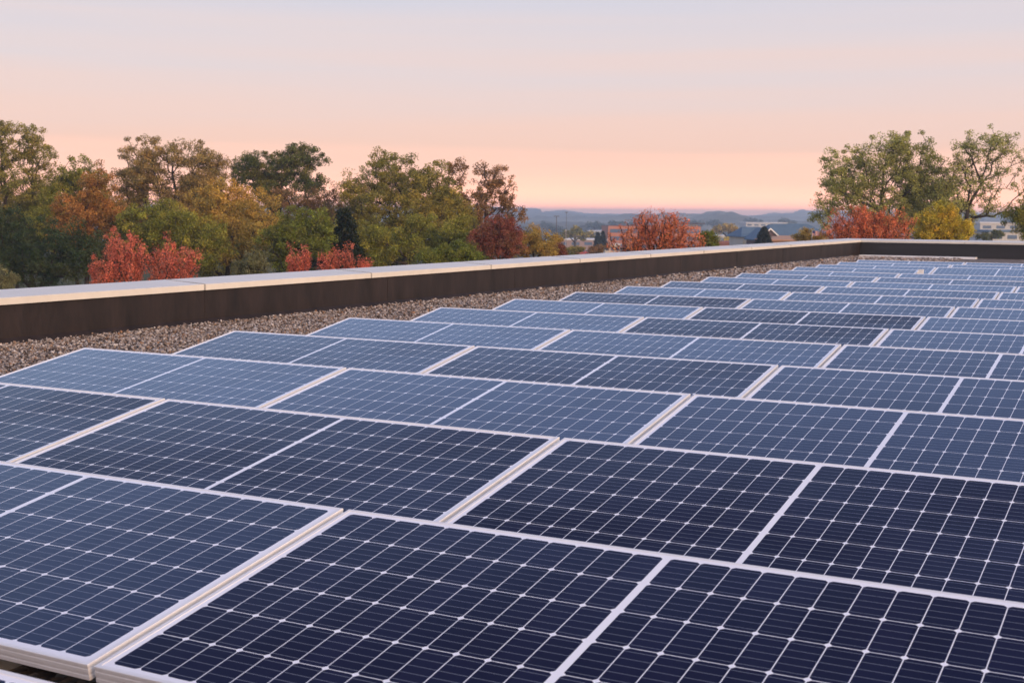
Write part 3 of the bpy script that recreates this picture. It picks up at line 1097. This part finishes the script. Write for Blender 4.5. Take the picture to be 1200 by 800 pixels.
tree('oak_tree', 'dense olive tree low between the two tall right oaks', 116,
     [(1090, 240, 34, 34), (1122, 256, 26, 24), (1060, 252, 32, 28), (1102, 222, 22, 24)], 'sage', 220, 46, .20, .40, 1092, seed=36, fill=.45)

# ------------------------------------------------------------------ town in the valley
M_brick = worn('orange_brick', (.46, .17, .085), .8, 0, .12, 1.5)
M_glass = worn('blue_window_glass', (.07, .12, .20), .15, 0, .2, .5)
M_slate = worn('blue_grey_shingles', (.085, .145, .21), .8, 0, .18, .8)
M_mauve = worn('mauve_shingles', (.13, .085, .09), .85, 0, .2, 1.5)
M_cream = worn('cream_siding', (.55, .50, .42), .8)
M_trim = worn('white_trim', (.75, .75, .75), .6)
M_peach = worn('tan_roof', (.42, .24, .15), .8)
M_dark = worn('dark_roof', (.07, .055, .06), .8)
M_paleroof = worn('pale_metal_roof', (.62, .63, .65), .6)
M_palewall = worn('pale_wall', (.50, .49, .47), .8)
M_taupe = worn('taupe_wall', (.30, .21, .19), .85)
M_redwall = worn('red_block_wall', (.23, .095, .07), .85)
M_pole = worn('pole_metal', (.45, .45, .46), .5, .4)
M_dpole = worn('dark_pole', (.12, .11, .12), .6)
M_tyre = worn('tyre_rubber', (.02, .02, .02), .9)
M_asphalt = worn('asphalt', (.055, .055, .058), .9, 0, .2, .5)

VROT = math.radians(YAW)


def site(px, d):
    b = at(px, 280, d)
    return (b.x, b.y, ground_at(b))


def zrel(py, px, d, base):
    return at(px, py, d).z - base[2]


# brick office
d = 600
bs = site(767, d)
o = empty('office_block', bs, VROT + .10)
tag(o, 'three storey orange brick office with blue window bands behind scarlet maple', 'building')
s = d / FPX
H = zrel(265, 767, d, bs)
hw = 55 * s
mb = MB()
mb.box((-hw, 0, -1), (hw, 18, H))
mb.build('wall', M_brick, o)
for k, zf in enumerate((H - 1.2 - 1.9, H - 1.2 - 1.9 - 3.4, H - 1.2 - 1.9 - 6.8)):
    mb = MB()
    mb.box((-hw + .8, -.12, zf), (hw - .8, .3, zf + 1.7))
    w_ = mb.build('window_band', M_glass, o)
    mb = MB()
    for x in np.arange(-hw + 2.6, hw - 1.5, 2.1):
        mb.box((x, -.2, zf), (x + .16, -.122, zf + 1.7))
    mb.build('mullion', M_dark, w_)
    mb = MB()
    mb.box((hw - .3, 2, zf), (hw + .12, 16, zf + 1.7))
    mb.build('window_band', M_glass, o)
mb = MB()
mb.box((-hw - .15, -.15, H + .002), (hw + .15, 18.15, H + .25))
mb.build('roof', M_dark, o)
mb = MB()
mb.box((hw - 12, 3, H + .252), (hw - 1, 14, H + .90))
pw = mb.build('penthouse', M_palewall, o)
mb = MB()
mb.box((hw - 13, 1.5, H + .902), (hw + 2.2, 15, H + 1.6))
mb.build('roof', M_dark, pw)


def gable_house(name, label, px, d, half_px, y_ridge, y_eave, roof, wall, depth, rot=0.0, hip=0.0, windows=3, cat='house', overhang=.5, group=None):
    b = site(px, d)
    o = empty(name, b, VROT + rot)
    tag(o, label, cat, group)
    s = d / FPX
    hw = half_px * s
    zr_, ze = zrel(y_ridge, px, d, b), zrel(y_eave, px, d, b)
    mb = MB()
    mb.box((-hw, 0, -1), (hw, depth, ze))
    if hip < hw * .3:
        for x in (-hw, hw - .2):
            mb.add([(x, 0, ze), (x, depth, ze), (x, depth / 2, zr_ - .15), (x + .2, 0, ze), (x + .2, depth, ze), (x + .2, depth / 2, zr_ - .15)],
                   [(0, 2, 1), (3, 4, 5), (0, 1, 4, 3), (1, 2, 5, 4), (2, 0, 3, 5)])
    mb.build('wall', wall, o)
    k = overhang
    mb = MB()
    a, c = hw + k, hw - hip
    mb.add([(-a, -k, ze - .1), (a, -k, ze - .1), (a, depth + k, ze - .1), (-a, depth + k, ze - .1), (-c - (k if hip == 0 else 0), depth / 2, zr_), (c + (k if hip == 0 else 0), depth / 2, zr_),
            (-a, -k, ze + .06), (a, -k, ze + .06), (a, depth + k, ze + .06), (-a, depth + k, ze + .06)],
           [(6, 7, 5, 4), (7, 8, 5), (8, 9, 4, 5), (9, 6, 4), (0, 3, 2, 1), (0, 1, 7, 6), (1, 2, 8, 7), (2, 3, 9, 8), (3, 0, 6, 9)])
    mb.build('roof', roof, o)
    for i in range(windows):
        x = -hw + (i + .5) * 2 * hw / windows
        mb = MB()
        mb.box((x - .55, -.04, ze - 1.9), (x + .55, .1, ze - .7))
        w_ = mb.build('window', M_trim, o)
        mb = MB()
        mb.box((x - .45, -.07, ze - 1.8), (x + .45, -.042, ze - .8))
        mb.build('pane', M_glass, w_)
    return o


gable_house('house', 'long house with big blue grey roof left of the right oaks', 935, 262, 38, 262.5, 277, M_slate, M_cream, 11, .12, 2.6, 4)
g_ = gable_house('house', 'low blue roofed house with cream wall left of the dark conifer', 888, 248, 18, 266, 277.5, M_slate, M_cream, 9, .12, 1.2, 2)
# gabled mauve porch on the blue roofed house
b = site(902, 238)
po = empty('house', b, VROT + .15)
tag(po, 'small gabled house with mauve shingles and white trim behind the conifer', 'house')
s = 238 / FPX
za, zb = zrel(268.5, 902, 238, b), zrel(280, 902, 238, b)
hw = 13 * s
mb = MB()
mb.add([(-hw, 0, -1), (hw, 0, -1), (hw, 0, zb), (0, 0, za), (-hw, 0, zb), (-hw, 7, -1), (hw, 7, -1), (hw, 7, zb), (0, 7, za), (-hw, 7, zb)],
       [(0, 1, 2, 3, 4), (9, 8, 7, 6, 5), (0, 5, 6, 1), (1, 6, 7, 2), (4, 9, 5, 0), (2, 7, 8, 3), (3, 8, 9, 4)])
mb.build('wall', M_mauve, po)
for sg_, nm in ((-1, 'roof'), (1, 'roof')):
    mb = MB()
    p0, p1 = Vector((0, -.4, za + .15)), Vector((sg_ * (hw + .4), -.4, zb - .2))
    vs_ = []
    for y_ in (-.4, 7.4):
        vs_ += [(0, y_, za + .02), (sg_ * (hw + .4), y_, zb - .3), (sg_ * (hw + .4), y_, zb - .12), (0, y_, za + .2)]
    mb.add(vs_, [(0, 1, 2, 3), (7, 6, 5, 4), (0, 4, 5, 1), (1, 5, 6, 2), (2, 6, 7, 3), (3, 7, 4, 0)])
    rr_ = mb.build(nm, M_slate, po)
    mb = MB()
    mb.add([(0, -.46, za - .06), (sg_ * (hw + .4), -.46, zb - .38), (sg_ * (hw + .4), -.46, zb - .1), (0, -.46, za + .22),
            (0, -.402, za - .06), (sg_ * (hw + .4), -.402, zb - .38), (sg_ * (hw + .4), -.402, zb - .1), (0, -.402, za + .22)],
           [(0, 1, 2, 3), (7, 6, 5, 4), (0, 4, 5, 1), (1, 5, 6, 2), (2, 6, 7, 3), (3, 7, 4, 0)])
    mb.build('fascia', M_trim, rr_)
gable_house('house', 'tan hip roofed bungalow right of the dark conifer', 926, 170, 22, 276.5, 281.5, M_peach, M_peach, 7, .05, 2.0, 3)
conifer('small dark brown conifer standing before the mauve gable', 150, 894, 268, 9, 286, 'far_dark', 40)
tree('shrub', 'olive bush between the tan bungalow and right oaks', 120, [(945, 276, 14, 8), (960, 278, 12, 6), (935, 280, 8, 5)], 'yellow_olive', 60, 40, .16, .3, 947, cat='shrub', seed=41)

# flag beside the right hand oaks
fb = site(954, 118)
fl = empty('flag', fb, VROT)
tag(fl, 'small red and white striped flag on a pole left of right oaks', 'flag')
zt_ = zrel(270.5, 954, 118, fb)
mb = MB()
mb.tube([(-.20, 0, 0), (-.20, 0, zt_ + .15)], [.04, .03], 8)
mb.build('pole', M_pole, fl)
t = NT('striped_flag')
sx = t.node('ShaderNodeSeparateXYZ')
t.l.new(t.obj(), sx.inputs[0])
st = t.math('GREATER_THAN', t.math('FRACT', t.math('MULTIPLY', sx.outputs[2], 9.0)), .5)
canton = t.math('MULTIPLY', t.math('LESS_THAN', sx.outputs[0], .06), t.math('GREATER_THAN', sx.outputs[2], zt_ - .22))
cc = t.mix(st, (.72, .66, .66), (.52, .06, .06))
cc = t.mix(canton, cc, (.05, .07, .22))
M_flag = t.done(cc, .8)
mb = MB()
nx = 12
vs_, fs_ = [], []
for i in range(nx + 1):
    x = -.165 + i / nx * .60
    y = .05 * math.sin(i * .9)
    for z in (zt_ - .42 - .03 * i / nx, zt_ - .03 * i / nx):
        vs_ += [(x, y - .004, z), (x, y + .004, z)]
for i in range(nx):
    a, b_ = i * 4, i * 4 + 4
    fs_ += [(a, b_, b_ + 2, a + 2), (a + 1, a + 3, b_ + 3, b_ + 1), (a, a + 1, b_ + 1, b_), (a + 2, b_ + 2, b_ + 3, a + 3)]
mb.add(vs_, fs_)
mb.build('cloth', M_flag, fl)


def flat_block(name, label, px, d, half_px, y_top, depth, wall, roof, rot=0.0, bands=1, cat='building', group=None):
    b = site(px, d)
    o = empty(name, b, VROT + rot)
    tag(o, label, cat, group)
    s = d / FPX
    hw = half_px * s
    H = zrel(y_top, px, d, b)
    mb = MB()
    mb.box((-hw, 0, -1.5), (hw, depth, H))
    mb.build('wall', wall, o)
    mb = MB()
    mb.box((-hw - .3, -.3, H + .003), (hw + .3, depth + .3, H + .5))
    mb.build('roof', roof, o)
    for k in range(bands):
        z = H - 1.9 - 3.2 * k
        n = max(3, int(hw / 2.2))
        for i in range(n):
            x = -hw + (i + .5) * 2 * hw / n
            mb = MB()
            mb.box((x - hw / n * .62, -.08, z), (x + hw / n * .62, .2, z + 1.1))
            mb.build('window', M_glass, o)
    return o


TG = 'pale flat roofed buildings in the valley'
flat_block('warehouse', 'long pale warehouse right of the olive valley tree', 682, 520, 30, 281.5, 20, M_taupe, M_paleroof, .05, 1, group=TG)
flat_block('warehouse', 'white roofed warehouse left of the brick office', 698, 900, 9, 271.2, 30, M_palewall, M_paleroof, -.1, 1, group=TG)
flat_block('warehouse', 'white block behind the small green bush', 848, 640, 14, 277, 18, M_palewall, M_paleroof, .1, 1, group=TG)
flat_block('warehouse', 'distant white building above the blue roofed house', 898, 950, 24, 261.5, 30, M_palewall, M_paleroof, 0, 1, group=TG)
flat_block('warehouse', 'low red brown block wall building right of the green bush', 868, 330, 34, 285.5, 12, M_redwall, M_redwall, .05, 0, group=TG)
flat_block('warehouse', 'pale building seen under the branches of the sparse oak', 1172, 500, 24, 262, 22, M_palewall, M_paleroof, 0, 1, group=TG)
flat_block('warehouse', 'low blue roofed building under the sparse right oak', 1186, 360, 28, 272, 16, M_palewall, M_slate, .1, 1, group=TG)
flat_block('warehouse', 'low cream shed left of the brick office', 718, 430, 9, 287, 10, M_cream, M_paleroof, .1, 1, group=TG)

VG = 'trees scattered in the valley'
tree('oak_tree', 'hazy rounded olive tree in the valley between poles and brick office', 480, [(674, 272, 11, 7), (664, 275, 6, 6), (680, 276, 9, 6)], 'olive', 70, 26, .9, 1.0, 673, VG, seed=50)
tree('oak_tree', 'hazy grey green valley tree beside the rounded olive one', 560, [(690, 276, 8, 5), (696, 278, 5, 4)], 'olive', 40, 24, .9, 1.0, 691, VG, seed=51)
conifer('left dark blue spruce beside the brick office', 330, 700, 273, 6, 290, 'far_dark', 52)
conifer('right dark blue spruce touching the brick office', 335, 706, 272, 6, 290, 'far_dark', 53)
tree('oak_tree', 'brown rounded bush below the two dark spruces', 200, [(702, 292, 9, 5), (694, 294, 5, 4)], 'rust', 44, 30, .34, .4, 701, VG, seed=54)
tree('oak_tree', 'dark olive rounded bush near the right end of tree line', 200, [(672, 294, 12, 5), (662, 297, 7, 4)], 'olive', 50, 30, .34, .42, 671, VG, seed=55)
tree('oak_tree', 'hazy tan tree in the valley right of the green bush', 520, [(854, 267, 8, 5), (842, 270, 9, 5), (864, 271, 8, 5)], 'yellow_olive', 70, 24, .95, 1.0, 853, VG, seed=56)
tree('oak_tree', 'small yellow tree before the white block', 420, [(852, 281, 4, 3)], 'yellow', 16, 24, .6, .6, 852, VG, seed=57)
tree('oak_tree', 'hazy tree line clump left of the blue roofed house', 620, [(870, 273, 6, 4)], 'yellow_olive', 30, 24, 1.0, 1.1, 870, VG, seed=58)
tree('oak_tree', 'dark valley tree at the right end under the sparse oak', 240, [(1166, 274, 9, 5), (1152, 277, 8, 4)], 'dark_green', 40, 30, .42, .5, 1160, VG, seed=59)
for k, (px, py, dd) in enumerate([(720, 262, 1150), (745, 262, 1200), (650, 270, 900), (640, 264, 1250), (810, 262, 1150), (835, 262, 1250), (880, 259, 1300), (918, 259, 1350), (1180, 262, 900), (695, 264, 1100)]):
    tree('oak_tree', 'blue grey tree dot in the hazy valley below the hills', dd, [(px, py, 9, 3.2), (px + 8, py + 1, 7, 2.6)], 'far_dark', 34, 20, 2.0, 2.0, px, 'hazy tree dots below the hills', seed=70 + k)


def pole(label, px, d, ytop, mat, arm=0.0, r=.08, group='tall lamp poles in the valley'):
    b = site(px, d)
    o = empty('lamp_pole', b, VROT)
    tag(o, label, 'lamp pole', group)
    H = zrel(ytop, px, d, b)
    mb = MB()
    mb.tube([(0, 0, 0), (0, 0, H)], [r * 1.4, r * .9], 8)
    mb.build('shaft', mat, o)
    mb = MB()
    mb.box((-arm, -.12, H - .05), (arm, .12, H + .12))
    mb.build('lamp_head', mat, o)


pole('left tall dark lamp pole rising over the valley', 652, 340, 253.5, M_dpole, .7, .09)
pole('middle thin lamp pole rising over the valley', 663.5, 340, 249, M_dpole, .4, .05)
pole('short pale lamp pole nearest the red tipped trees', 663, 210, 270, M_pole, .10, .03)
pole('short pole in front of the pale warehouse', 675, 260, 277, M_dpole, .6, .10)


def car(label, px, py, d, paint, rz):
    b = site(px, d)
    z0 = b[2]
    o = empty('parked_car', b, VROT + rz)
    tag(o, label, 'car', 'cars on the valley road')
    prof = [(-2.2, .35), (-2.25, .75), (-1.9, .92), (-1.45, 1.0), (-.9, 1.45), (.65, 1.47), (1.35, .98), (2.05, .85), (2.25, .6), (2.2, .32)]
    mb = MB()
    n = len(prof)
    A = [(x, -.85 if z < 1.1 else -.68, z) for x, z in prof]
    B = [(x, .85 if z < 1.1 else .68, z) for x, z in prof]
    mb.add(A + B, [(i, n + i, n + (i + 1) % n, (i + 1) % n) for i in range(n)] + [tuple(range(n)), tuple(range(n, 2 * n))[::-1]])
    mb.build('body', paint, o)
    for sy in (-1, 1):
        mb = MB()
        mb.add([(-1.2, sy * .86, 1.02), (1.05, sy * .86, 1.02), (.55, sy * .72, 1.40), (-.8, sy * .72, 1.40),
                (-1.2, sy * .83, 1.02), (1.05, sy * .83, 1.02), (.55, sy * .69, 1.40), (-.8, sy * .69, 1.40)],
               [(0, 1, 2, 3), (7, 6, 5, 4), (0, 4, 5, 1), (1, 5, 6, 2), (2, 6, 7, 3), (3, 7, 4, 0)])
        mb.build('window', M_glass, o)
        for x in (-1.4, 1.4):
            mb = MB()
            mb.tube([(x, sy * .66, .33), (x, sy * .88, .33)], [.33, .33], 14)
            mb.build('wheel', M_tyre, o)


P_white = worn('white_car_paint', (.7, .7, .7), .3)
P_dark = worn('dark_car_paint', (.05, .04, .07), .3)
P_red = worn('red_car_paint', (.35, .05, .04), .3)
car('white car parked beside the left end of the brick office', 716, 290, 255, P_white, .1)
car('dark car parked before the pale warehouse', 684, 293, 190, P_dark, .2)
car('red car parked before the pale warehouse', 682, 285, 380, P_red, .0)
